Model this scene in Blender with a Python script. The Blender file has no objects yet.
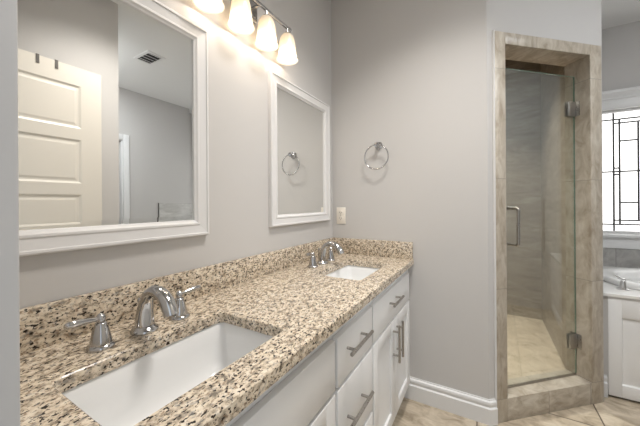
import bpy, bmesh, math
from mathutils import Vector, Matrix
S = bpy.context.scene
COL = S.collection
PI = math.pi

# ---------------------------------------------------------------- camera
F_PX, YAW, Y0 = 285.31, 0.52795, 203.23
CX, CH = 0.962, 1.2209
ROLL = -0.00692
r = Vector((math.cos(YAW), math.sin(YAW), 0)); fw = Vector((-math.sin(YAW), math.cos(YAW), 0)); up = Vector((0, 0, 1))
r3 = r*math.cos(ROLL) + up*math.sin(ROLL); u3 = up*math.cos(ROLL) - r*math.sin(ROLL)
cam = bpy.data.cameras.new('camera'); co = bpy.data.objects.new('camera', cam); COL.objects.link(co)
co.matrix_world = Matrix(((r3.x, u3.x, -fw.x, CX), (r3.y, u3.y, -fw.y, 0), (r3.z, u3.z, -fw.z, CH), (0, 0, 0, 1)))
cam.sensor_width = 36; cam.lens = F_PX*36/640; cam.shift_y = -(213 - Y0)/640; cam.clip_start = 0.01
S.camera = co
# ---------------------------------------------------------------- light and exposure
S.view_settings.view_transform = 'Standard'; S.view_settings.look = 'None'
S.view_settings.exposure = 0.30; S.view_settings.gamma = 1.0
w = bpy.data.worlds.new('world'); S.world = w; w.use_nodes = True
bg = w.node_tree.nodes['Background']; bg.inputs[0].default_value = (0.86, 0.93, 1.0, 1); bg.inputs[1].default_value = 0.85
WINDOW_GLOW = 1.5
BULB_W, BULB_COL = 0.38, (1.0, 0.88, 0.75)
AISLE_FILL_W = 12
BATH_FILL_W = 17
SHOWER_FILL_W = 17
def lamp(name, kind, loc, energy, col=(1, 1, 1), size=.1, rot=(0, 0, 0), parent=None, size_y=None):
    l = bpy.data.lights.new(name, kind); l.energy = energy; l.color = col
    if kind == 'AREA':
        l.size = size
        if size_y: l.shape = 'RECTANGLE'; l.size_y = size_y
        else: l.shape = 'DISK'
    else: l.shadow_soft_size = size
    o = bpy.data.objects.new(name, l); COL.objects.link(o); o.location = loc; o.rotation_euler = rot
    if parent: o.parent = parent
    return o

# ---------------------------------------------------------------- main dimensions
D, XE = 1.8257, 0.969            # end wall and its outside corner
ANG = math.radians(42.5)         # shower wall turns by this much
HC = 2.74                        # ceiling
WY, RX, SY = 3.44, 3.14, 3.62    # window wall, right wall, back of the shower
XP, YP = 1.42, 1.085             # partition wall behind the open door
FY = 0.0915                      # room face of front wall
ZC = 0.87                        # counter top
XF = 0.570                       # counter front

# ---------------------------------------------------------------- materials
def nt(name):
    m = bpy.data.materials.new(name); m.use_nodes = True
    t = m.node_tree; return m, t, t.nodes['Principled BSDF'], t.nodes, t.links
def setp(b, **k):
    for n, v in k.items(): b.inputs[n.replace('_', ' ')].default_value = v
def simple(name, col, rough=.5, metal=0., bump=0., bscale=200, **k):
    m, t, b, N, L = nt(name); setp(b, Base_Color=(*col, 1), Roughness=rough, Metallic=metal, **k)
    tc = N.new('ShaderNodeTexCoord'); no = N.new('ShaderNodeTexNoise'); no.inputs['Scale'].default_value = bscale
    L.new(tc.outputs['Object'], no.inputs['Vector'])
    if bump:
        bp = N.new('ShaderNodeBump'); bp.inputs['Strength'].default_value = bump; bp.inputs['Distance'].default_value = .002
        L.new(no.outputs['Fac'], bp.inputs['Height']); L.new(bp.outputs[0], b.inputs['Normal'])
    else:
        mr = N.new('ShaderNodeMapRange'); mr.inputs[3].default_value = max(0, rough-.03); mr.inputs[4].default_value = rough+.03
        L.new(no.outputs['Fac'], mr.inputs[0]); L.new(mr.outputs[0], b.inputs['Roughness'])
    return m
def ramp(N, stops):
    rp = N.new('ShaderNodeValToRGB'); e = rp.color_ramp.elements
    while len(e) < len(stops): e.new(.5)
    for i, (p_, c_) in enumerate(stops): e[i].position = p_; e[i].color = (*c_, 1)
    return rp
def mixc(N, L, fac, a, b):
    mx = N.new('ShaderNodeMix'); mx.data_type = 'RGBA'
    for s, v in ((0, fac), (6, a), (7, b)):
        if isinstance(v, tuple): mx.inputs[s].default_value = (*v, 1)
        elif isinstance(v, (int, float)): mx.inputs[s].default_value = v
        else: L.new(v, mx.inputs[s])
    return mx.outputs[2]
def math_(N, L, op, a, b=None, c=None):
    n = N.new('ShaderNodeMath'); n.operation = op
    for i, v in enumerate((a, b, c)):
        if v is None: continue
        if isinstance(v, (int, float)): n.inputs[i].default_value = v
        else: L.new(v, n.inputs[i])
    return n.outputs[0]
def granite():
    m, t, b, N, L = nt('speckled_granite'); setp(b, Roughness=.2)
    tc = N.new('ShaderNodeTexCoord'); mp = N.new('ShaderNodeMapping'); L.new(tc.outputs['Object'], mp.inputs[0])
    mp.inputs['Rotation'].default_value = (.5, .4, .65); mp.inputs['Scale'].default_value = (1, .66, 1)
    def noise(sc, det, rg=.55, off=0):
        n = N.new('ShaderNodeTexNoise'); n.inputs['Scale'].default_value = sc; n.inputs['Detail'].default_value = det; n.inputs['Roughness'].default_value = rg
        if off:
            m2 = N.new('ShaderNodeMapping'); m2.inputs[1].default_value = (off, off*.7, off*1.3); L.new(mp.outputs[0], m2.inputs[0]); L.new(m2.outputs[0], n.inputs[0])
        else: L.new(mp.outputs[0], n.inputs[0])
        return n.outputs['Fac']
    base = ramp(N, [(.33, (.20, .17, .135)), (.42, (.44, .37, .285)), (.50, (.70, .595, .46)), (.66, (.82, .74, .62))])
    L.new(noise(70, 4, .62), base.inputs[0])
    br = ramp(N, [(.56, (0, 0, 0)), (.63, (1, 1, 1))]); L.new(noise(150, 3, .6, 3.1), br.inputs[0])
    c1 = mixc(N, L, math_(N, L, 'MULTIPLY', br.outputs[0], .75), base.outputs[0], (.24, .155, .095))
    dk = ramp(N, [(.57, (0, 0, 0)), (.60, (1, 1, 1))]); L.new(noise(165, 3, .55, 7.7), dk.inputs[0])
    c2 = mixc(N, L, dk.outputs[0], c1, (.022, .015, .011))
    gy = ramp(N, [(.60, (0, 0, 0)), (.66, (1, 1, 1))]); L.new(noise(110, 2, .5, 12.3), gy.inputs[0])
    c3 = mixc(N, L, math_(N, L, 'MULTIPLY', gy.outputs[0], .6), c2, (.30, .28, .26))
    L.new(c3, b.inputs['Base Color']); return m
def tile(name, U, V, su, sv, off=(0, 0), cols=((.42, .36, .28), (.60, .53, .43), (.68, .62, .53)), grout=(.30, .26, .21), gw=.004, rough=.35, stretch=(1, 1, 1), stagger=0., scale=7, distort=1.0):
    """tiles laid in the U,V axes of object space, veined stone"""
    m, t, b, N, L = nt(name); setp(b, Roughness=rough)
    tc = N.new('ShaderNodeTexCoord'); O = tc.outputs['Object']
    def dot(ax):
        d = N.new('ShaderNodeVectorMath'); d.operation = 'DOT_PRODUCT'; L.new(O, d.inputs[0]); d.inputs[1].default_value = ax; return d.outputs['Value']
    v = math_(N, L, 'DIVIDE', math_(N, L, 'SUBTRACT', dot(V), off[1]), sv)
    row = math_(N, L, 'FLOOR', v)
    u = math_(N, L, 'ADD', math_(N, L, 'DIVIDE', math_(N, L, 'SUBTRACT', dot(U), off[0]), su), math_(N, L, 'MULTIPLY', row, stagger))
    def edge(x, s): # distance to nearest line, metres
        return math_(N, L, 'MULTIPLY', math_(N, L, 'PINGPONG', x, .5), s)
    d = math_(N, L, 'MINIMUM', edge(u, su), edge(v, sv))
    g = N.new('ShaderNodeMapRange'); L.new(d, g.inputs[0]); g.inputs[1].default_value = gw*.35; g.inputs[2].default_value = gw*.65; g.inputs[3].default_value = 1; g.inputs[4].default_value = 0
    cell = math_(N, L, 'ADD', math_(N, L, 'MULTIPLY', math_(N, L, 'FLOOR', u), 3.17), math_(N, L, 'MULTIPLY', row, 5.31))
    mp = N.new('ShaderNodeMapping'); mp.inputs['Scale'].default_value = stretch; L.new(O, mp.inputs[0])
    cb = N.new('ShaderNodeCombineXYZ'); L.new(cell, cb.inputs[0]); L.new(cell, cb.inputs[1]); L.new(cell, cb.inputs[2])
    ad = N.new('ShaderNodeVectorMath'); ad.operation = 'ADD'; L.new(mp.outputs[0], ad.inputs[0]); L.new(cb.outputs[0], ad.inputs[1])
    n1 = N.new('ShaderNodeTexNoise'); n1.inputs['Scale'].default_value = scale; n1.inputs['Detail'].default_value = 7; n1.inputs['Roughness'].default_value = .62; n1.inputs['Distortion'].default_value = distort
    L.new(ad.outputs[0], n1.inputs['Vector'])
    rp = ramp(N, [(.32, cols[0]), (.52, cols[1]), (.70, cols[2])]); L.new(n1.outputs['Fac'], rp.inputs[0])
    L.new(mixc(N, L, g.outputs[0], rp.outputs[0], grout), b.inputs['Base Color'])
    bp = N.new('ShaderNodeBump'); bp.inputs['Strength'].default_value = .4; bp.inputs['Distance'].default_value = .002; bp.invert = True
    L.new(g.outputs[0], bp.inputs['Height']); L.new(bp.outputs[0], b.inputs['Normal'])
    return m
def glassmat(name, tint, f0):
    m, t, b, N, L = nt(name); N.remove(b); out = N['Material Output']
    tr = N.new('ShaderNodeBsdfTransparent'); tr.inputs[0].default_value = (*tint, 1)
    gl = N.new('ShaderNodeBsdfGlossy'); gl.inputs['Roughness'].default_value = .0; gl.inputs[0].default_value = (.97, 1, .99, 1)
    ge = N.new('ShaderNodeNewGeometry'); dt = N.new('ShaderNodeVectorMath'); dt.operation = 'DOT_PRODUCT'
    L.new(ge.outputs['Incoming'], dt.inputs[0]); L.new(ge.outputs['Normal'], dt.inputs[1])
    c5 = math_(N, L, 'POWER', math_(N, L, 'SUBTRACT', 1, math_(N, L, 'ABSOLUTE', dt.outputs['Value'])), 5)
    fac = math_(N, L, 'ADD', math_(N, L, 'MULTIPLY', c5, 1-f0), f0)
    mx = N.new('ShaderNodeMixShader'); L.new(fac, mx.inputs[0]); L.new(tr.outputs[0], mx.inputs[1]); L.new(gl.outputs[0], mx.inputs[2]); L.new(mx.outputs[0], out.inputs[0])
    return m
def emissive(name, col, st):
    m, t, b, N, L = nt(name); setp(b, Base_Color=(*col, 1), Emission_Color=(*col, 1), Emission_Strength=st, Roughness=.4); return m

M = {}
M['wall'] = simple('greige_paint', (.575, .562, .55), .75, bump=.05, bscale=350)
M['ceiling'] = simple('ceiling_paint', (.80, .80, .79), .85, bump=.08, bscale=160)
M['trim'] = simple('white_trim_paint', (.76, .76, .76), .4)
M['jamb'] = simple('shaded_jamb_paint', (.52, .52, .525), .5)  # grey tone carries the shade that falls on the doorway side
M['cabinet'] = simple('white_cabinet_paint', (.80, .80, .80), .35)
M['door'] = simple('cream_door_paint', (.72, .68, .61), .4)
M['mirror'] = simple('silvered_mirror', (.93, .94, .93), .0, 1.0); M['mirror'].node_tree.nodes['Principled BSDF'].inputs['Roughness'].default_value = 0
for l in list(M['mirror'].node_tree.links):
    if l.to_socket.name == 'Roughness': M['mirror'].node_tree.links.remove(l)
M['mirror'].node_tree.nodes['Principled BSDF'].inputs['Roughness'].default_value = 0
M['frame'] = simple('mirror_frame_paint', (.74, .735, .735), .38)
M['chrome'] = simple('brushed_chrome', (.52, .52, .525), .12, 1.0)
M['nickel'] = simple('satin_nickel', (.40, .38, .355), .28, 1.0)
M['bright_chrome'] = simple('bright_chrome', (.78, .78, .78), .12, 1.0)
M['hinge_metal'] = simple('polished_nickel', (.48, .47, .45), .30, 1.0)
M['steel'] = simple('dark_steel', (.22, .21, .20), .35, 1.0)
M['granite'] = granite()
M['porcelain'] = simple('white_porcelain', (.83, .835, .835), .15)
M['acrylic'] = simple('white_acrylic', (.85, .85, .84), .18)
M['deck'] = simple('white_deck_stone', (.82, .81, .79), .22)
M['plate'] = simple('ivory_plastic', (.84, .79, .71), .4)
M['dark'] = simple('dark_slot', (.03, .03, .03), .7)
M['lead'] = simple('lead_came', (.06, .06, .06), .5, .4)
M['floor'] = tile('floor_tile', (1, 0, 0), (0, 1, 0), .60, .60, (1.51, 2.083), cols=((.31, .25, .18), (.53, .45, .345), (.68, .60, .49)), grout=(.14, .11, .085), gw=.007, stretch=(1, 2.0, 1), scale=8, distort=.8)
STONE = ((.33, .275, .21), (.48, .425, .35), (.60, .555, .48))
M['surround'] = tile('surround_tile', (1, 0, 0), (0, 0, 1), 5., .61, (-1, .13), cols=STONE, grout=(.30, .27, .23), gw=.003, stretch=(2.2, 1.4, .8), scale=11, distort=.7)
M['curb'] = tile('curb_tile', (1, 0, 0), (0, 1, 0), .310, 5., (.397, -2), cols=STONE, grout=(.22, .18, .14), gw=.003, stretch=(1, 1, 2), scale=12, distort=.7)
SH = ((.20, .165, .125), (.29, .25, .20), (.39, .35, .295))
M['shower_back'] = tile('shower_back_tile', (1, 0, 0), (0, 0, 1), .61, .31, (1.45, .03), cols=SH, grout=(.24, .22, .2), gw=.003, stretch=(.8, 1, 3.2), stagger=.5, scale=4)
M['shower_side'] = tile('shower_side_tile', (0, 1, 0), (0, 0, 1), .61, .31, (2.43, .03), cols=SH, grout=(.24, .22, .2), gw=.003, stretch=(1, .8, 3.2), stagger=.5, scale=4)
M['shower_floor'] = tile('shower_floor_tile', (.7373, .6756, 0), (-.6756, .7373, 0), .33, .33, cols=((.44, .36, .26), (.60, .51, .39), (.68, .59, .47)), grout=(.42, .35, .27), gw=.003, scale=6)
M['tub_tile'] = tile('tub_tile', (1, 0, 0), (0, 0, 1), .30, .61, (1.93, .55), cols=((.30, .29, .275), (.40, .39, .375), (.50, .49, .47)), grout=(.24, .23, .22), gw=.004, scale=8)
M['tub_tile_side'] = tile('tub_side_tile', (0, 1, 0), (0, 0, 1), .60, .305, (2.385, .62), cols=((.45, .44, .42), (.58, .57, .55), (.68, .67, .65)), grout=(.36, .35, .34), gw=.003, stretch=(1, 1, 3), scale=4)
M['glass'] = glassmat('shower_glass', (.925, .948, .935), .19)
M['glass_edge'] = simple('glass_edge', (.10, .22, .17), .1)

def shade_mat():
    m, t, b, N, L = nt('frosted_shade_glass'); N.remove(b); out = N['Material Output']
    tl = N.new('ShaderNodeBsdfTranslucent'); tl.inputs[0].default_value = (.95, .90, .82, 1)
    df = N.new('ShaderNodeBsdfDiffuse'); df.inputs[0].default_value = (.88, .84, .77, 1)
    gl = N.new('ShaderNodeBsdfGlossy'); gl.inputs['Roughness'].default_value = .25
    tr = N.new('ShaderNodeBsdfTransparent'); tr.inputs[0].default_value = (1, .95, .88, 1)
    no = N.new('ShaderNodeTexNoise'); no.inputs['Scale'].default_value = 30
    rg = N.new('ShaderNodeMapRange'); rg.inputs[3].default_value = .38; rg.inputs[4].default_value = .42; L.new(no.outputs['Fac'], rg.inputs[0])
    a = N.new('ShaderNodeMixShader'); L.new(rg.outputs[0], a.inputs[0]); L.new(tl.outputs[0], a.inputs[1]); L.new(df.outputs[0], a.inputs[2])
    c = N.new('ShaderNodeMixShader'); c.inputs[0].default_value = .06; L.new(a.outputs[0], c.inputs[1]); L.new(gl.outputs[0], c.inputs[2])
    e = N.new('ShaderNodeMixShader'); e.inputs[0].default_value = .22; L.new(c.outputs[0], e.inputs[1]); L.new(tr.outputs[0], e.inputs[2])
    L.new(e.outputs[0], out.inputs[0]); return m
M['shade'] = shade_mat()
M['bulb'] = emissive('glowing_bulb', (1, .9, .75), 2.2)
M['fill_diffuser'] = emissive('fill_light_diffuser', (1, .95, .88), 3)  # glowing face of the added fill lights
def pane_mat(name, col):
    m, t, b, N, L = nt(name); no = N.new('ShaderNodeTexNoise'); no.inputs['Scale'].default_value = 90
    tc = N.new('ShaderNodeTexCoord'); L.new(tc.outputs['Object'], no.inputs[0])
    setp(b, Base_Color=(.8, .8, .8, 1), Roughness=.15, Emission_Color=(*col, 1), Emission_Strength=WINDOW_GLOW)
    bp = N.new('ShaderNodeBump'); bp.inputs['Strength'].default_value = .4; bp.inputs['Distance'].default_value = .003
    L.new(no.outputs['Fac'], bp.inputs['Height']); L.new(bp.outputs[0], b.inputs['Normal']); return m
M['pane'] = pane_mat('obscure_window_glass', (1, .985, .96))

# ---------------------------------------------------------------- mesh helpers
WM = {}
def wm(o): return WM.get(o.name, Matrix.Identity(4))
def new(): return bmesh.new()
def box(bm, x0, x1, y0, y1, z0, z1, bev=0, seg=2):
    t = bmesh.new(); bmesh.ops.create_cube(t, size=1)
    for v in t.verts: v.co = Vector(((x0+x1)/2 + v.co.x*(x1-x0), (y0+y1)/2 + v.co.y*(y1-y0), (z0+z1)/2 + v.co.z*(z1-z0)))
    if bev: bmesh.ops.bevel(t, geom=t.edges[:], offset=bev, segments=seg, affect='EDGES', profile=.5)
    join(bm, t); return bm
def join(bm, t):
    mp = {v: bm.verts.new(v.co) for v in t.verts}
    for f in t.faces:
        try: bm.faces.new([mp[v] for v in f.verts])
        except ValueError: pass
    t.free()
def loft(bm, loops, cap0=False, cap1=False, closed=False):
    R = [[bm.verts.new(p) for p in lp] for lp in loops]
    n = len(R[0]); prs = list(zip(R, R[1:])) + ([(R[-1], R[0])] if closed else [])
    for a, b in prs:
        for i in range(n):
            j = (i+1) % n; bm.faces.new((a[i], a[j], b[j], b[i]))
    if cap0: bm.faces.new(R[0][::-1])
    if cap1: bm.faces.new(R[-1])
def lathe(bm, prof, c=(0, 0, 0), axis='Z', n=32, cap0=False, cap1=False):
    loops = []
    for rr, h in prof:
        lp = []
        for i in range(n):
            a = 2*PI*i/n; p = (rr*math.cos(a), rr*math.sin(a), h)
            if axis == 'X': p = (p[2], p[0], p[1])
            elif axis == 'Y': p = (p[1], p[2], p[0])
            lp.append(Vector(c) + Vector(p))
        loops.append(lp)
    loft(bm, loops, cap0, cap1)
def tube(bm, pts, rad, n=16, cap=True, closed=False, flat=1.0):
    """rad: number or list; flat squashes across the second axis"""
    pts = [Vector(p) for p in pts]; k = len(pts)
    if not isinstance(rad, (list, tuple)): rad = [rad]*k
    ref = None; loops = []
    for i, p in enumerate(pts):
        if closed: t = (pts[(i+1) % k] - pts[i-1]).normalized()
        else: t = (pts[min(i+1, k-1)] - pts[max(i-1, 0)]).normalized()
        if ref is None: ref = t.orthogonal().normalized() if abs(t.y) > .9 else Vector((0, 1, 0))
        a = (ref - t*ref.dot(t)).normalized(); b = t.cross(a); ref = a
        loops.append([p + (a*math.cos(2*PI*j/n) + b*math.sin(2*PI*j/n)*flat)*rad[i] for j in range(n)])
    loft(bm, loops, cap and not closed, cap and not closed, closed)
def prism(bm, poly, z0, z1):
    a = [bm.verts.new((x, y, z0)) for x, y in poly]; b = [bm.verts.new((x, y, z1)) for x, y in poly]
    n = len(poly)
    for i in range(n): bm.faces.new((a[i], a[(i+1) % n], b[(i+1) % n], b[i]))
    bm.faces.new(a[::-1]); bm.faces.new(b)
def rrect(x0, x1, y0, y1, rad, z, n=6):
    out = []
    for cx, cy, a0 in ((x1-rad, y1-rad, 0), (x0+rad, y1-rad, 90), (x0+rad, y0+rad, 180), (x1-rad, y0+rad, 270)):
        for i in range(n+1):
            a = math.radians(a0 + 90*i/n); out.append(Vector((cx+rad*math.cos(a), cy+rad*math.sin(a), z)))
    return out
def slab(bm, outer, holes, z0, z1, ch=.003):
    """flat slab with holes; outer / holes are functions inset -> list of Vector (z ignored)"""
    loops = [outer] + holes
    for z, flip, lv in ((z1, False, 'top'), (z0, True, 'bot')):
        es = []
        for k, fn in enumerate(loops):
            lp = fn(ch if lv == 'top' else 0)
            vs = [bm.verts.new((p.x, p.y, z)) for p in lp]
            es += [bm.edges.new((vs[i], vs[(i+1) % len(vs)])) for i in range(len(vs))]
            if lv == 'top': fn.top = vs
            else: fn.bot = vs
        bmesh.ops.triangle_fill(bm, edges=es, use_beauty=True, normal=(0, 0, 1 if not flip else -1))
    for fn in loops:
        mid = [bm.verts.new((p.x, p.y, z1-ch)) for p in fn(0)]
        n = len(mid)
        for i in range(n):
            j = (i+1) % n
            bm.faces.new((fn.top[i], fn.top[j], mid[j], mid[i])); bm.faces.new((mid[i], mid[j], fn.bot[j], fn.bot[i]))
def frame(bm, u0, u1, v0, v1, prof, place):
    """mitred picture-frame: prof = [(inset, height)], place(u, v, h) -> xyz"""
    loops = []
    for ins, h in prof:
        loops.append([Vector(place(u, v, h)) for u, v in ((u0+ins, v0+ins), (u1-ins, v0+ins), (u1-ins, v1-ins), (u0+ins, v1-ins))])
    loft(bm, loops, closed=True)
def sweep2d(bm, path, prof):
    """profile (out, z) swept along a floor path, out is to the right of travel"""
    P = [Vector((x, y)) for x, y in path]; loops = []
    for i, p in enumerate(P):
        ds = []
        if i > 0: ds.append((P[i]-P[i-1]).normalized())
        if i < len(P)-1: ds.append((P[i+1]-P[i]).normalized())
        ns = [Vector((d.y, -d.x)) for d in ds]; n = sum(ns, Vector((0, 0))); n.normalize(); n /= n.dot(ns[0])
        loops.append([Vector((p.x+n.x*o, p.y+n.y*o, z)) for o, z in prof])
    loft(bm, loops, True, True)
def obj(name, bm, mat, parent=None, smooth=True, world=True, kind=None, label=None, split=35):
    if parent is not None and world: bm.transform(wm(parent).inverted())
    bmesh.ops.recalc_face_normals(bm, faces=bm.faces[:])
    if smooth:
        lim = math.radians(split)
        for f in bm.faces: f.smooth = True
        for e in bm.edges:
            if len(e.link_faces) == 2 and e.calc_face_angle(0) > lim: e.smooth = False
    me = bpy.data.meshes.new(name); bm.to_mesh(me); bm.free(); me.materials.append(mat)
    o = bpy.data.objects.new(name, me); COL.objects.link(o)
    if parent is not None: o.parent = parent; WM[o.name] = wm(parent).copy()
    if kind: o['kind'] = kind
    if label: o['label'] = label
    return o
def tag(o, label, cat, group=None):
    o['label'] = label; o['category'] = cat
    if group: o['group'] = group
    return o
def thing(name, label, cat, loc=(0, 0, 0), rz=0, group=None):
    o = bpy.data.objects.new(name, None); COL.objects.link(o); o.location = loc; o.rotation_euler = (0, 0, rz); o.empty_display_size = .05
    WM[o.name] = Matrix.Translation(loc) @ Matrix.Rotation(rz, 4, 'Z')
    return tag(o, label, cat, group)
def struct(name, bm, mat, loc=None, rz=0, smooth=False):
    o = obj(name, bm, mat, smooth=smooth, kind='structure')
    if loc is not None: o.location = loc; o.rotation_euler = (0, 0, rz); WM[o.name] = Matrix.Translation(loc) @ Matrix.Rotation(rz, 4, 'Z')
    return o
def dup(root, loc, label):
    c = root.copy(); COL.objects.link(c); c.location = loc; c['label'] = label
    for ch in list(root.children):
        d = ch.copy(); COL.objects.link(d); d.parent = c
        for g in list(ch.children):
            e = g.copy(); COL.objects.link(e); e.parent = d
    return c

# ================================================================ STRUCTURE
bm = new(); box(bm, -.15, 4.35, -2.2, 3.75, -.1, 0); struct('floor', bm, M['floor'])
bm = new(); box(bm, -.15, 4.35, -.06, 3.75, HC, HC+.1); struct('ceiling', bm, M['ceiling'])
bm = new(); box(bm, -.12, 0, -.06, 3.75, 0, HC); struct('wall_left', bm, M['wall'])
sa, ca = math.sin(ANG), math.cos(ANG); TH = .135
bm = new(); prism(bm, [(0, D), (XE, D), (XE-TH*sa, D+TH*ca), (0, D+TH*ca)], 0, HC); struct('wall_end', bm, M['wall'])
# diagonal wall with the shower entrance (local: x along wall, y into shower)
S0, S1, S2, ZH = .100, .728, .826, 2.110
A0 = (XE, D, 0)
bm = new(); box(bm, 0, S0, 0, TH, 0, HC); prism(bm, [(S1, 0), (S2, 0), (.7788, TH), (S1, TH)], 0, HC); box(bm, S0, S1, 0, TH, ZH, HC)
struct('wall_shower', bm, M['wall'], A0, ANG)
cx, cy = XE+S2*ca, D+S2*sa
bm = new(); prism(bm, [(cx, cy), (cx, SY), (1.452, SY), (1.452, 2.4517)], 0, HC); struct('wall_partition', bm, M['wall'])
# window wall with its opening
WX0, WX1, WZ0, WZ1 = 1.815, 2.905, 0.940, 2.018
bm = new(); box(bm, 0, cx, SY, SY+.12, 0, HC); box(bm, cx, WX0, WY, WY+.12, 0, HC); box(bm, WX1, RX, WY, WY+.12, 0, HC); box(bm, WX0, WX1, WY, WY+.12, 0, WZ0); box(bm, WX0, WX1, WY, WY+.12, WZ1, HC)
struct('wall_window', bm, M['wall'])
# right wall with a doorway
DY0, DY1, DZ = 1.16, 1.915, 2.06
bm = new(); box(bm, RX, RX+.12, -.06, DY0, 0, HC); box(bm, RX, RX+.12, DY1, WY+.12, 0, HC); box(bm, RX, RX+.12, DY0, DY1, DZ, HC); struct('wall_right', bm, M['wall'])
bm = new(); box(bm, RX+.12, 4.35, .9, 1.0, 0, HC); box(bm, RX+.12, 4.35, 2.4, 2.5, 0, HC); box(bm, 4.25, 4.35, 1.0, 2.4, 0, HC); struct('wall_closet', bm, M['wall'])
bm = new(); box(bm, XP, XP+.12, FY, YP, 0, HC); box(bm, XP+.12, RX, YP-.12, YP, 0, HC); struct('wall_aisle', bm, M['wall'])
# front wall with the doorway the room is entered by
JX = .575
bm = new(); box(bm, 0, JX-.012, -.05, FY-.001, 0, HC); box(bm, 1.355, XP+.12, -.05, FY-.001, 0, HC); box(bm, JX-.012, 1.355, -.05, FY-.001, 2.10, HC); struct('wall_front', bm, M['wall'])
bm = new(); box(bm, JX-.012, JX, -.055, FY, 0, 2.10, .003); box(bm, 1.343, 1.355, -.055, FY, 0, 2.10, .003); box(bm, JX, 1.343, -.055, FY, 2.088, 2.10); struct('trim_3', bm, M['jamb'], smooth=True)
# baseboards
BB = [(0, 0), (.018, 0), (.018, .086), (.011, .093), (.011, .105), (.015, .109), (.013, .121), (.006, .127), (.005, .133), (0, .133)]
def along(s, off=0): return (XE+s*ca-off*sa, D+s*sa+off*ca)
bm = new(); sweep2d(bm, [(.500, D), (XE, D), along(.0385)], BB); struct('baseboard_end', bm, M['trim'], smooth=True)
TY = 2.445
bm = new(); box(bm, cx, 1.614, TY, TY+.05, 0, .628); struct('wall_tub_return', bm, M['wall'])
bm = new(); sweep2d(bm, [(cx, TY), (1.606, TY)], BB); struct('baseboard_tub', bm, M['trim'], smooth=True)
bm = new(); sweep2d(bm, [(XP, YP-.002), (XP, .89)][::-1][::-1], [(-o, z) for o, z in BB]) ; struct('baseboard_aisle', bm, M['trim'], smooth=True)
# shower: tile casing, liners, curb, floor, wall tile
bm = new()
box(bm, .038, .110, -.012, 0, 0, 2.165, .002); box(bm, .718, .806, -.012, 0, 0, 2.165, .002); box(bm, .110, .718, -.012, 0, 2.10, 2.165, .002)
box(bm, .100, .110, 0, TH, 0, 2.11); box(bm, .718, .728, 0, TH, 0, 2.11); box(bm, .110, .718, 0, TH, 2.10, 2.11)
tr1 = struct('trim_1', bm, M['surround'], A0, ANG, smooth=True)
bm = new(); box(bm, .036, .038, -.014, 0, .0, 2.167); o = obj('edge_trim', bm, M['trim'], tr1, world=False)
bm = new(); box(bm, .110, .718, -.010, TH, 0, .128, .002); struct('trim_2', bm, M['curb'], A0, ANG, smooth=True)
bk0, bk1 = along(0, TH), along(.7788, TH)
bm = new(); prism(bm, [(0, D+TH*ca), bk0, bk1, (1.452, SY), (0, SY)], 0, .03); struct('floor_shower', bm, M['shower_floor'])
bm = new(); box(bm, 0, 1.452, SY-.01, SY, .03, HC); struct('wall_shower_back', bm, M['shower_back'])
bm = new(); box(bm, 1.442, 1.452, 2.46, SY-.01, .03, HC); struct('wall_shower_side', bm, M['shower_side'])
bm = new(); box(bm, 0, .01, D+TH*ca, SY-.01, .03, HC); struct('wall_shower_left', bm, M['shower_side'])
# tile round the tub
bm = new(); box(bm, cx, RX, WY-.01, WY, .62, 0.813); struct('wall_tub_back', bm, M['tub_tile'])
bm = new(); box(bm, RX-.01, RX, 2.385, WY-.01, .62, 1.24); tt = struct('wall_tub_side', bm, M['tub_tile_side'])
bm = new(); box(bm, RX-.014, RX, 2.375, 2.385, .66, 1.242); obj('tile_edge', bm, M['steel'], tt)

# window_1: casing, stool, sash, pane, lead came
bm = new()
box(bm, WX0-.10, WX0, WY-.022, WY, 0.821, 2.018, .004); box(bm, WX1, WX1+.10, WY-.022, WY, 0.821, 2.018, .004)
box(bm, WX0-.12, WX1+.12, WY-.024, WY, 2.018, 2.104, .003); box(bm, WX0-.13, WX1+.13, WY-.034, WY, 2.099, 2.118, .005); box(bm, WX0-.15, WX1+.15, WY-.062, WY, 2.146, 2.175, .006)
sweep = [(0, 2.116), (.030, 2.116), (.045, 2.132), (.055, 2.148), (0, 2.148)]
loft(bm, [[Vector((x, WY-o_, z)) for o_, z in sweep] for x in (WX0-.14, WX1+.14)], True, True)
win = struct('window_1', bm, M['trim'], smooth=True)
bm = new(); box(bm, WX0-.13, WX1+.13, WY-.055, WY+.06, 0.911, 0.937, .006); box(bm, WX0-.10, WX1+.10, WY-.020, WY, 0.813, 0.911, .004); obj('window_sill', bm, M['trim'], win)
bm = new(); frame(bm, WX0, WX1, WZ0, WZ1, [(0, 0), (.022, 0), (.022, .05), (0, .05)], lambda u, v, h: (u, WY+.02+h, v)); obj('window_sash', bm, M['trim'], win, smooth=False)
GY = WY+.045
bm = new(); box(bm, WX0+.02, WX1-.02, GY, GY+.006, WZ0+.02, WZ1-.02); obj('pane', bm, M['pane'], win, smooth=False)
bm = new(); cw = .0062
xm = WX0+WX1
def vl(x, z0, z1):
    for q in (x, xm-x): box(bm, q-cw, q+cw, GY-.005, GY+.001, z0, z1)
def hl(z, x0, x1, both=True):
    box(bm, x0, x1, GY-.0045, GY+.001, z-cw, z+cw)
    if both: box(bm, xm-x1, xm-x0, GY-.0045, GY+.001, z-cw, z+cw)
xa, xb, xc = 1.934, 1.972, 2.088
vl(xa, WZ0+.02, WZ1-.02); vl(xb, 1.017, 1.940); vl(xc, 1.054, 1.909)
hl(1.940, WX0+.02, WX1-.02, False); hl(1.906, xa, xm-xa, False); hl(1.748, xb, xc); hl(1.481, WX0+.02, WX1-.02, False)
hl(1.512, xa, xb); hl(1.455, xa, xb); hl(1.209, xb, xc); hl(1.054, xa, xm-xa, False); hl(1.017, WX0+.02, WX1-.02, False)
obj('lead_came', bm, M['lead'], win, smooth=False)

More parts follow.
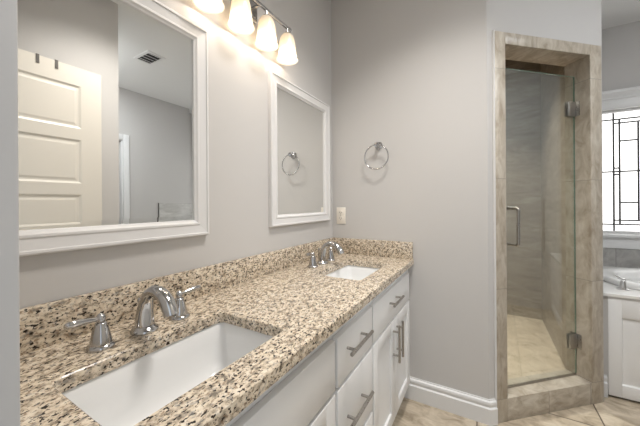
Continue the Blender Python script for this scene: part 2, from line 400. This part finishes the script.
# door_2: cased doorway in the right wall
bm = new()
for y0, y1 in ((DY1, DY1+.075), (DY0-.075, DY0)): box(bm, RX-.02, RX, y0, y1, 0, DZ+.075, .004)
box(bm, RX-.02, RX, DY0, DY1, DZ, DZ+.075, .004); box(bm, RX-.002, RX+.122, DY1-.014, DY1, 0, DZ, .002); box(bm, RX-.002, RX+.122, DY0, DY0+.014, 0, DZ, .002); box(bm, RX-.002, RX+.122, DY0+.014, DY1-.014, DZ-.014, DZ, .002)
d2 = struct('door_2', bm, M['trim'], smooth=True)
bm = new(); box(bm, RX+.05, RX+.075, DY1-.017, DY1-.0135, .92, .985, .001); obj('strike_plate', bm, M['dark'], d2)

# door_1: the open five-panel entry door, standing beside the aisle wall
DXF, DT, DA, DB = 1.300, .038, .120, .925
bm = new()
panels = [(1.980, 1.708), (1.636, 1.358), (1.286, 1.008), (.936, .658), (.586, .290)]
DZT = 2.096
def door_face(x, sgn):
    st = .112
    def q(p): bm.faces.new([bm.verts.new(v) for v in p])
    ys = (DA, DA+st, DB-st, DB)
    q([(x, ys[0], .012), (x, ys[1], .012), (x, ys[1], DZT), (x, ys[0], DZT)]); q([(x, ys[2], .012), (x, ys[3], .012), (x, ys[3], DZT), (x, ys[2], DZT)])
    zs = [DZT] + [z for p_ in panels for z in p_] + [.012]
    for i in range(0, len(zs), 2): q([(x, ys[1], zs[i+1]), (x, ys[2], zs[i+1]), (x, ys[2], zs[i]), (x, ys[1], zs[i])])
    for zt, zb_ in panels:
        L_ = []
        for ins, dep in ((0, 0), (.012, .0055), (.022, .0055), (.034, .003)):
            L_.append([Vector((x+sgn*dep, u, v)) for u, v in ((ys[1]+ins, zb_+ins), (ys[2]-ins, zb_+ins), (ys[2]-ins, zt-ins), (ys[1]+ins, zt-ins))])
        loft(bm, L_, cap1=True)
door_face(DXF, 1); door_face(DXF+DT, -1)
for (a, b) in (((DA, .012), (DB, .012)), ((DB, .012), (DB, DZT)), ((DB, DZT), (DA, DZT)), ((DA, DZT), (DA, .012))):
    bm.faces.new([bm.verts.new(v) for v in ((DXF, *a), (DXF, *b), (DXF+DT, *b), (DXF+DT, *a))])
bmesh.ops.remove_doubles(bm, verts=bm.verts[:], dist=.0002)
d1 = struct('door_1', bm, M['door'])
bm = new()
for sx, x in ((-1, DXF), (1, DXF+DT)): lathe(bm, [(.032, 0), (.032, .006*sx), (.012, .008*sx), (.011, .022*sx), (.022, .027*sx), (.027, .038*sx), (.022, .048*sx), (.001, .051*sx)], (x, .862, .95), 'X', 24)
obj('door_knob', bm, M['nickel'], d1)
for z in (.25, 1.05, 1.85):
    bm = new(); lathe(bm, [(.006, -.045), (.006, .045)], (DXF+DT+.004, DA-.002, z), n=12, cap0=True, cap1=True); box(bm, DXF+.006, DXF+DT, DA-.003, DA, z-.045, z+.045); obj('hinge', bm, M['nickel'], d1)

# ================================================================ VANITY
CF, FX = .535, .555     # face frame and door-front planes
def pull(parent, y0, y1, z0, z1, x=FX):
    """bar pull between two ends, standing off on two posts"""
    a, b = Vector((x+.032, y0, z0)), Vector((x+.032, y1, z1)); bm = new()
    tube(bm, [a, b], .0062, 14)
    for t in (.18, .82):
        p = a.lerp(b, t); tube(bm, [(x-.001, p.y, p.z), (x+.032, p.y, p.z)], .005, 12)
    return obj('handle', bm, M['nickel'], parent, label='brushed nickel bar handle')
def flat_front(name, parent, y0, y1, z0, z1):
    bm = new(); box(bm, CF, FX, y0, y1, z0, z1, .0025); return obj(name, bm, M['cabinet'], parent)
def shaker(name, parent, y0, y1, z0, z1, st=.058):
    bm = new()
    box(bm, CF, FX, y0, y0+st, z0, z1, .002); box(bm, CF, FX, y1-st, y1, z0, z1, .002)
    box(bm, CF, FX, y0+st, y1-st, z0, z0+st, .002); box(bm, CF, FX, y0+st, y1-st, z1-st, z1, .002); box(bm, CF, FX-.010, y0+st-.004, y1-st+.004, z0+st-.004, z1-st+.004)
    return obj(name, bm, M['cabinet'], parent)
def carcass(parent, y0, y1, sink=None):
    """open-topped box, face frame, recessed toe kick"""
    bm = new()
    box(bm, .002, CF-.02, y0, y0+.018, .115, .838); box(bm, .002, CF-.02, y1-.018, y1, .115, .838)
    box(bm, .002, CF-.02, y0+.018, y1-.018, .115, .133); box(bm, .002, .012, y0+.018, y1-.018, .133, .838)
    box(bm, CF-.02, CF, y0, y0+.025, .115, .838); box(bm, CF-.02, CF, y1-.025, y1, .115, .838)
    box(bm, CF-.02, CF, y0+.025, y1-.025, .790, .838); box(bm, CF-.02, CF, y0+.025, y1-.025, .595, .640); box(bm, CF-.02, CF, y0+.025, y1-.025, .115, .140)
    obj('body', bm, M['cabinet'], parent)
    bm = new(); box(bm, .44, .458, y0, y1, 0, .115); obj('toe_kick', bm, M['cabinet'], parent)
YA, YB, YC, YD = .095, .795, 1.122, D-.002
c1 = thing('vanity_cabinet', 'white sink base cabinet under the nearest, larger-looking sink', 'cabinet', (.27, (YA+YB)/2, 0), 0, 'vanity base cabinets')
carcass(c1, YA, YB)
flat_front('false_front', c1, YA+.02, YB-.010, .640, .795)
for y0, y1, hy in ((YA+.02, .447, .415), (.453, YB-.010, .485)):
    d = shaker('door', c1, y0, y1, .125, .628)
    pull(d, hy, hy, .43, .615)
pullz = .725
c2 = thing('vanity_cabinet', 'white drawer bank with a stack of three drawers between the two sink cabinets', 'cabinet', (.27, (YB+YC)/2, 0), 0, 'vanity base cabinets')
carcass(c2, YB, YC)
for z0, z1, hz in ((.638, .795, .735), (.378, .625, .505), (.125, .365, .25)):
    d = flat_front('drawer', c2, YB+.006, YC-.006, z0, z1)
    pull(d, .838, 1.030, hz, hz)
c3 = thing('vanity_cabinet', 'white cabinet with one drawer above two doors against the far wall', 'cabinet', (.27, (YC+YD)/2, 0), 0, 'vanity base cabinets')
carcass(c3, YC, YD)
d = flat_front('drawer', c3, YC+.008, 1.765, .638, .795); pull(d, 1.33, 1.498, .735, .735)
for y0, y1, hy in ((YC+.008, 1.443, 1.413), (1.449, 1.765, 1.478)):
    d = shaker('door', c3, y0, y1, .125, .628)
    pull(d, hy, hy, .43, .612)

ct = thing('countertop', 'long speckled beige granite countertop with backsplash over the white cabinets', 'countertop', (.28, .96, .838))
SK1 = (.212, .474, .217, .640); SK2 = (.222, .466, 1.205, 1.612)
def outer(i): return [Vector((x, y, 0)) for x, y in ((.002, .0935), (XF-i, .0935), (XF-i, D-.002), (.002, D-.002))]
def hole(s):
    def fn(i): return rrect(s[0]-i, s[1]+i, s[2]-i, s[3]+i, .02+i, 0)
    return fn
bm = new(); slab(bm, outer, [hole(SK1), hole(SK2)], .838, ZC, .0025)
top = obj('slab', bm, M['granite'], ct, split=30)
ZB = .9755
bm = new(); box(bm, .002, .022, .0935, D-.002, ZC, ZB, .002); obj('backsplash', bm, M['granite'], ct)
bm = new(); box(bm, .0225, XF-.004, D-.022, D-.002, ZC, ZB, .002); obj('backsplash', bm, M['granite'], ct)

def sink(s, label):
    x0, x1, y0, y1 = s; zt = .8375
    t = thing('sink', label, 'sink', ((x0+x1)/2, (y0+y1)/2, zt-.16), 0, 'undermount sinks')
    bm = new(); L_ = []
    for ins, z, rr in ((-.022, zt, .04), (-.006, zt, .026), (-.003, zt-.004, .025), (.004, zt-.05, .028), (.012, zt-.105, .04), (.022, zt-.128, .045), (.040, zt-.142, .045), (.065, zt-.147, .04), (.10, zt-.149, .02)):
        L_.append(rrect(x0+ins, x1-ins, y0+ins, y1-ins, rr, z))
    for ins, z, rr in ((.10, zt-.158, .02), (.03, zt-.156, .045), (.008, zt-.135, .045), (-.006, zt-.03, .036), (-.022, zt-.012, .04)):
        L_.append(rrect(x0+ins, x1-ins, y0+ins, y1-ins, rr, z))
    R = [[bm.verts.new(p) for p in lp] for lp in L_]; n = len(R[0])
    for a, b in list(zip(R[:9], R[1:9])) + list(zip(R[9:], R[10:])) + [(R[-1], R[0])]:
        for i in range(n): bm.faces.new((a[i], a[(i+1) % n], b[(i+1) % n], b[i]))
    bm.faces.new(R[8]); bm.faces.new(R[9])
    obj('basin', bm, M['porcelain'], t, split=60)
    bm = new(); lathe(bm, [(.0315, 0), (.031, .003), (.026, .004), (.022, .001), (.018, .001), (.017, .006), (.001, .008)], ((x0+x1)/2-.01, (y0+y1)/2, zt-.1487), n=28); obj('drain', bm, M['chrome'], t)
    return t
sink(SK1, 'white rectangular undermount sink nearest the camera, below the larger-looking mirror')
sink(SK2, 'white rectangular undermount sink at the far end by the end wall')

def make_faucet():
    t = thing('faucet', 'chrome widespread faucet with two lever handles behind the near sink', 'faucet', (.140, .438, ZC), 0, 'widespread faucets')
    W = lambda *p: Vector(p)
    bm = new()
    lathe(bm, [(.034, 0), (.035, .004), (.033, .009), (.028, .012), (.024, .017)], n=32, cap0=True)
    path = [(0, 0, .012), (.000, 0, .035), (.003, 0, .060), (.011, 0, .085), (.025, 0, .107), (.045, 0, .117), (.068, 0, .118), (.091, 0, .110), (.108, 0, .095), (.120, 0, .077), (.125, 0, .066)]
    rad = [.0245, .0235, .0210, .0185, .0165, .0160, .0168, .0180, .0190, .0190, .0180]
    tube(bm, path, rad, 24, flat=.92)
    sp = obj('spout', bm, M['chrome'], t, world=False, split=50)
    bm = new(); tube(bm, [(-.024, 0, .004), (-.024, 0, .075)], .0028, 10); lathe(bm, [(.001, .073), (.005, .075), (.0068, .081), (.005, .087), (.001, .089)], (-.024, 0, 0), n=16); obj('lift_rod', bm, M['chrome'], sp, world=False)
    for sgn in (-1, 1):
        yy = .104*sgn; bm = new()
        lathe(bm, [(.029, 0), (.0300, .004), (.0285, .008), (.0235, .011), (.0225, .018), (.0195, .034), (.0160, .048), (.0135, .054), (.0135, .057), (.0120, .061), (.008, .063)], (0, yy, 0), n=28, cap0=True, cap1=True)
        h = obj('handle', bm, M['chrome'], t, world=False, split=50)
        bm = new(); lathe(bm, [(.001, .060), (.008, .062), (.0108, .069), (.0108, .073), (.008, .080), (.004, .083), (.001, .084)], (0, yy, 0), n=20)
        tube(bm, [(0, yy, .071), (0, yy+.012*sgn, .072), (0, yy+.022*sgn, .073), (.001, yy+.036*sgn, .075), (.002, yy+.053*sgn, .0765), (.003, yy+.066*sgn, .077), (.003, yy+.071*sgn, .077)], [.0068, .0068, .0072, .0092, .0105, .0100, .0065], 16, flat=.75)
        obj('lever', bm, M['chrome'], h, world=False, split=50)
    return t
fa = make_faucet()
dup(fa, (.135, 1.440, ZC), 'chrome widespread faucet with two lever handles behind the far sink')

# ================================================================ MIRRORS
def mirror(name, y0, y1, label):
    z0, z1, fwid = 1.101, 1.900, .060
    t = thing(name, label, 'mirror', (.002, (y0+y1)/2, z0), 0, 'white framed mirrors')
    prof = [(0, .001), (0, .020), (.004, .024), (.010, .024), (.012, .020), (.040, .017), (.043, .020), (.049, .020), (.054, .015), (fwid, .012), (fwid, .001)]
    bm = new(); frame(bm, y0, y1, z0, z1, prof, lambda u, v, h: (h, u, v)); obj('frame', bm, M['frame'], t, smooth=False)
    bm = new(); a, b, c, d = y0+fwid-.004, y1-fwid+.004, z0+fwid-.004, z1-fwid+.004
    L_ = []
    for ins, h in ((0, .002), (0, .0068), (.020, .0075)):
        L_.append([Vector((h, u, v)) for u, v in ((a+ins, c+ins), (b-ins, c+ins), (b-ins, d-ins), (a+ins, d-ins))])
    loft(bm, L_, True, True); obj('mirror_glass', bm, M['mirror'], t, smooth=False)
    return t
mirror('wall_mirror', .135, .750, 'white framed mirror above the near sink, the one reflecting the open door')
mirror('wall_mirror', 1.127, 1.755, 'white framed mirror near the corner reflecting the towel ring')

# ================================================================ VANITY LIGHT
BX, BZ = .068, 2.137
vl_ = thing('vanity_light', 'chrome bar light with four frosted bell shades above the vanity between mirrors', 'light fixture', (.0, .96, BZ))
bm = new(); box(bm, .001, .022, .885, 1.035, BZ-.055, BZ+.055, .008, 3); obj('backplate', bm, M['chrome'], vl_)
for y in (.92, 1.00):
    bm = new(); tube(bm, [(.02, y, BZ), (BX, y, BZ)], .007, 14); obj('arm', bm, M['chrome'], vl_)
bm = new(); tube(bm, [(BX, .698, BZ), (BX, 1.222, BZ)], .0085, 16)
for y in (.696, 1.224): lathe(bm, [(.001, -.010), (.010, -.008), (.012, 0), (.010, .008), (.001, .010)], (BX, y, BZ), 'Y', 16)
obj('bar', bm, M['chrome'], vl_)
for y in (.716, .879, 1.042, 1.204):
    bm = new()
    pr = [(.018, 2.101), (.026, 2.096), (.033, 2.084), (.0385, 2.063), (.042, 2.038), (.0445, 2.008), (.0475, 1.978), (.052, 1.957), (.0565, 1.945)]
    pr = [(a, 2.103-(2.101-b)*.86) for a, b in pr]
    pr = pr + [(a-.003, b+.0005) for a, b in pr[::-1]]
    lathe(bm, pr, (BX, y, 0), n=32); sh = obj('shade', bm, M['shade'], vl_, split=60)
    bm = new(); lathe(bm, [(.006, BZ-.005), (.007, 2.111), (.017, 2.109), (.021, 2.101), (.021, 2.095), (.014, 2.093), (.013, 2.068), (.001, 2.067)], (BX, y, 0), n=24); obj('socket', bm, M['chrome'], sh)
    bm = new(); lathe(bm, [(.012, 2.069), (.014, 2.053), (.022, 2.038), (.027, 2.022), (.025, 2.006), (.015, 1.997), (.001, 1.995)], (BX, y, 0), n=24); obj('bulb', bm, M['bulb'], sh)
    l = lamp('bulb_light', 'POINT', (BX, y-.96, 1.984-BZ), BULB_W, BULB_COL, .012, parent=vl_)

# ================================================================ END WALL THINGS
RXC, RZC = .352, 1.596
t = thing('towel_ring', 'chrome towel ring on a round post mounted on the end wall', 'towel ring', (RXC, D, RZC))
bm = new(); lathe(bm, [(.026, 0), (.027, -.004), (.024, -.009), (.016, -.012), (.011, -.020), (.010, -.036), (.014, -.041), (.017, -.050), (.014, -.058), (.001, -.061)], (RXC, D, RZC), 'Y', 28, cap0=True); obj('mount', bm, M['chrome'], t)
RR = .079; yr = D-.049
bm = new(); tube(bm, [(RXC-.003+RR*math.sin(2*PI*i/48), yr, RZC-RR+.001+RR*math.cos(2*PI*i/48)) for i in range(48)], .0042, 12, closed=True); obj('ring', bm, M['chrome'], t)

t = thing('wall_outlet', 'ivory duplex wall outlet plate low beside the corner above the backsplash', 'outlet', (.071, D, 1.132))
bm = new(); box(bm, .036, .106, D-.006, D, 1.074, 1.190, .0025); obj('cover_plate', bm, M['plate'], t)
for z in (1.152, 1.112):
    bm = new(); lathe(bm, [(.0165, 0), (.0165, -.008), (.001, -.0085)], (.071, D-.001, z), 'Y', 24); sk = obj('socket', bm, M['plate'], t)
    bm = new(); box(bm, .0625, .0645, D-.0102, D-.009, z-.001, z+.008); box(bm, .0775, .0795, D-.0102, D-.009, z-.001, z+.007); box(bm, .069, .073, D-.0102, D-.009, z-.010, z-.006); obj('slots', bm, M['dark'], sk)
bm = new(); lathe(bm, [(.0032, 0), (.0030, -.0015), (.001, -.002)], (.071, D-.006, 1.132), 'Y', 14); obj('screw', bm, M['nickel'], t)

# ================================================================ SHOWER DOOR (built in the wall's own axes)
G0, G1 = .074, .082
SDR = .026   # the door hangs a hair ajar
_h = Vector((.714, .078, 0)); SDL = Vector(A0) + Matrix.Rotation(ANG, 3, 'Z') @ _h - Matrix.Rotation(ANG+SDR, 3, 'Z') @ _h
sd = thing('shower_door', 'frameless clear glass shower door hinged in the tiled diagonal entrance', 'shower door', SDL, ANG+SDR)
bm = new(); box(bm, .114, .713, G0, G1, .139, 2.004, .0012, 1); gl = obj('glass_panel', bm, M['glass'], sd, world=False, smooth=False)
bm = new(); box(bm, .7131, .7145, G0, G1, .139, 2.004); box(bm, .114, .7131, G0, G1, 2.0041, 2.0056); obj('glass_edge', bm, M['glass_edge'], gl, world=False, smooth=False, label='green polished glass edge')
bm = new(); box(bm, .114, .713, G0, G1+.001, .1285, .139); obj('bottom_sweep', bm, M['nickel'], sd, world=False)
for zc in (1.800, .345):
    bm = new()
    for y0, y1 in ((G0-.009, G0), (G1, G1+.009)): box(bm, .652, .709, y0, y1, zc-.045, zc+.045, .002)
    h = obj('hinge', bm, M['hinge_metal'], sd, world=False)
    bm = new(); box(bm, .712, .7178, G0-.028, G1+.028, zc-.045, zc+.045, .0015); box(bm, .700, .714, G0-.008, G1+.008, zc-.020, zc+.020, .002); obj('hinge_plate', bm, M['nickel'], h, world=False)
bm = new(); hs = .190; zt, zb_ = 1.185, .974
for sg, y in ((-1, G0), (1, G1)):
    o_ = (.070 if sg < 0 else .05)*sg
    P_ = [(hs, y, zt)] + [(hs, y+(o_-.0134*sg)+ .0134*sg*math.sin(a), zt-.0134+.0134*math.cos(a)) for a in [i*PI/12 for i in range(7)]] + [(hs, y+(o_-.0134*sg)+.0134*sg*math.cos(a), zb_+.0134-.0134*math.sin(a)) for a in [i*PI/12 for i in range(7)]] + [(hs, y, zb_)]
    tube(bm, P_, .0085, 14)
    for z in (zt, zb_): lathe(bm, [(.013, 0), (.013, .004*sg)], (hs, y, z), 'Y', 18, cap0=True, cap1=True)
obj('handle', bm, M['nickel'], sd, world=False)

# ================================================================ TUB
td = thing('tub_surround', 'white tub deck with recessed panel apron in front below the window', 'tub surround', (2.36, 2.47, 0))
TCX, TCY = 2.36, 2.86
def sup(a, b, z, e=2.5, n=64):
    out = []
    for i in range(n):
        th = 2*PI*i/n; c_, s_ = math.cos(th), math.sin(th)
        out.append(Vector((TCX+a*math.copysign(abs(c_)**(2/e), c_), TCY+b*math.copysign(abs(s_)**(2/e), s_), z)))
    return out
def dk_out(i): return [Vector((x, y, 0)) for x, y in ((cx+.002, 2.430+i), (RX-.002, 2.430+i), (RX-.002, WY-.011), (cx+.002, WY-.011))]
bm = new()
def dk_hole(i): return sup(.64+i, .37+i, 0)
slab(bm, dk_out, [dk_hole], .632, .650, .003)
obj('deck', bm, M['deck'], td)
AX0, AX1 = 1.614, RX-.003
bm = new(); y0, y1 = TY-.004, TY+.016
xs = [AX0, AX0+.062, 2.345, 2.407, AX1-.068, AX1]
for i in (0, 2, 4): box(bm, xs[i], xs[i+1], y0, y1, .014, .631, .002)
for a, b in ((xs[1], xs[2]), (xs[3], xs[4])):
    box(bm, a, b, y0, y1, .014, .090, .002); box(bm, a, b, y0, y1, .505, .631, .002)
    L_ = [[Vector((u, y0+h, v)) for u, v in ((a+i_, .090+i_), (b-i_, .090+i_), (b-i_, .505-i_), (a+i_, .505-i_))] for i_, h in ((-.002, .003), (.006, .010), (.020, .010), (.036, .006))]
    loft(bm, L_, cap1=True)
obj('apron', bm, M['cabinet'], td)
bm = new(); box(bm, AX0+.01, AX1, TY+.016, TY+.03, 0, .02); obj('toe_strip', bm, M['steel'], td)
bt = thing('bathtub', 'white oval drop-in bathtub set in the deck under the window', 'bathtub', (TCX, TCY, .2))
bm = new()
L_ = [sup(a, b, z) for a, b, z in ((.625, .352, .630), (.660, .385, .6505), (.676, .401, .653), (.680, .405, .676), (.674, .399, .687), (.658, .385, .690), (.600, .330, .688), (.575, .305, .678), (.555, .285, .63), (.53, .26, .50), (.48, .22, .36), (.43, .18, .32), (.30, .10, .312))]
L_ += [sup(a, b, z) for a, b, z in ((.30, .10, .30), (.44, .20, .305), (.50, .25, .35), (.56, .29, .50), (.59, .322, .61))]
R = [[bm.verts.new(p) for p in lp] for lp in L_]; n = len(R[0])
for a, b in list(zip(R[:13], R[1:13])) + list(zip(R[13:], R[14:])) + [(R[-1], R[0])]:
    for i in range(n): bm.faces.new((a[i], a[(i+1) % n], b[(i+1) % n], b[i]))
bm.faces.new(R[12]); bm.faces.new(R[13])
obj('shell', bm, M['acrylic'], bt, split=60)
bm = new(); lathe(bm, [(.03, .001), (.028, .004), (.001, .005)], (TCX+.25, TCY, .312), n=24); obj('drain', bm, M['chrome'], bt)
hx, hy, hz = 1.722, 2.575, -.010
th_ = thing('tub_faucet_handle', 'chrome lever faucet handle on the front left corner of the tub deck', 'faucet handle', (hx, hy, .65))
bm = new(); lathe(bm, [(.033, .66), (.034, .664), (.030, .668), (.022, .671), (.018, .680), (.015, .700), (.012, .716)], (hx, hy, hz), n=28, cap0=True, cap1=True); obj('base', bm, M['bright_chrome'], th_)
bm = new(); lathe(bm, [(.001, .712), (.010, .715), (.013, .723), (.010, .732), (.001, .735)], (hx, hy, hz), n=20); tube(bm, [(hx, hy, .714), (hx-.016, hy-.004, .720), (hx-.034, hy-.008, .733), (hx-.046, hy-.010, .741)], [.0055, .0058, .0075, .005], 14); obj('lever', bm, M['bright_chrome'], th_)

# ================================================================ SMALL THINGS
for y, lb in ((.608, 'dark metal over-the-door hook on the white door top, nearer its hinge side'), (.693, 'dark metal over-the-door hook on the white door top, nearer its free edge')):
    t = thing('over_door_hook', lb, 'hook', (DXF, y, DZT), 0, 'over-the-door hooks')
    bm = new(); x0, x1 = DXF, DXF+DT
    box(bm, x0-.003, x0-.0005, y-.007, y+.007, DZT-.048, DZT+.004); box(bm, x0-.003, x1+.003, y-.007, y+.007, DZT+.0015, DZT+.004); box(bm, x1+.0005, x1+.003, y-.007, y+.007, DZT-.115, DZT+.004)
    obj('bracket', bm, M['steel'], t)
    bm = new(); tube(bm, [(x1+.002, y, DZT-.110), (x1+.012, y, DZT-.127), (x1+.030, y, DZT-.131), (x1+.042, y, DZT-.117), (x1+.046, y, DZT-.100)], [.004, .004, .004, .004, .0055], 12); obj('prong', bm, M['steel'], t)
vx0, vx1, vy0, vy1 = 1.92, 2.20, 1.575, 1.765
t = thing('ceiling_vent', 'white louvred air vent in the ceiling, seen in the near mirror', 'vent', ((vx0+vx1)/2, (vy0+vy1)/2, HC))
bm = new(); frame(bm, vx0, vx1, vy0, vy1, [(0, 0), (.004, .006), (.028, .009), (.028, 0)], lambda u, v, h: (u, v, HC-h)); obj('vent_frame', bm, M['trim'], t)
bm = new(); box(bm, vx0+.026, vx1-.026, vy0+.026, vy1-.026, HC-.002, HC-.0002); obj('duct_opening', bm, M['dark'], t)
for k in range(4):
    x = vx0+.045+.057*k
    bm = new(); loft(bm, [[Vector((x-.010, yy, HC-.009)), Vector((x-.008, yy, HC-.010)), Vector((x+.012, yy, HC-.003)), Vector((x+.010, yy, HC-.0022))] for yy in (vy0+.027, vy1-.027)], True, True); obj('slat', bm, M['trim'], t)
def flush(loc, label, rad, watts, col, spread=180):  # unseen round fixtures added on the ceiling to supply fill
    t = thing('fill_light', label, 'ceiling light', loc)
    x, y, z = loc
    bm = new(); lathe(bm, [(rad, 0), (rad, -.012), (rad-.012, -.016), (rad-.02, -.010)], (x, y, z), n=40, cap0=True); obj('trim_ring', bm, M['trim'], t)
    bm = new(); lathe(bm, [(rad-.018, -.010), (rad-.03, -.014), (.001, -.016)], (x, y, z), n=40); obj('fill_diffuser', bm, M['fill_diffuser'], t)
    lamp('fill_light_lamp', 'AREA', (0, 0, -.022), watts, col, rad*1.8, parent=t).data.spread = math.radians(spread)
flush((.85, 1.0, HC), 'added round fill light on the ceiling over the vanity aisle', .20, AISLE_FILL_W, (1, .95, .89), 120)  # added out of view, brightens the vanity aisle
flush((2.4, 1.29, HC), 'added round fill light on the ceiling beyond the aisle wall', .17, BATH_FILL_W, (.93, .97, 1))  # added out of view, brightens the tub side of the room
flush((.75, 2.85, HC), 'added small round recessed fill light in the shower ceiling', .085, SHOWER_FILL_W, (1, .93, .84), 95)  # added out of view, brightens the shower interior
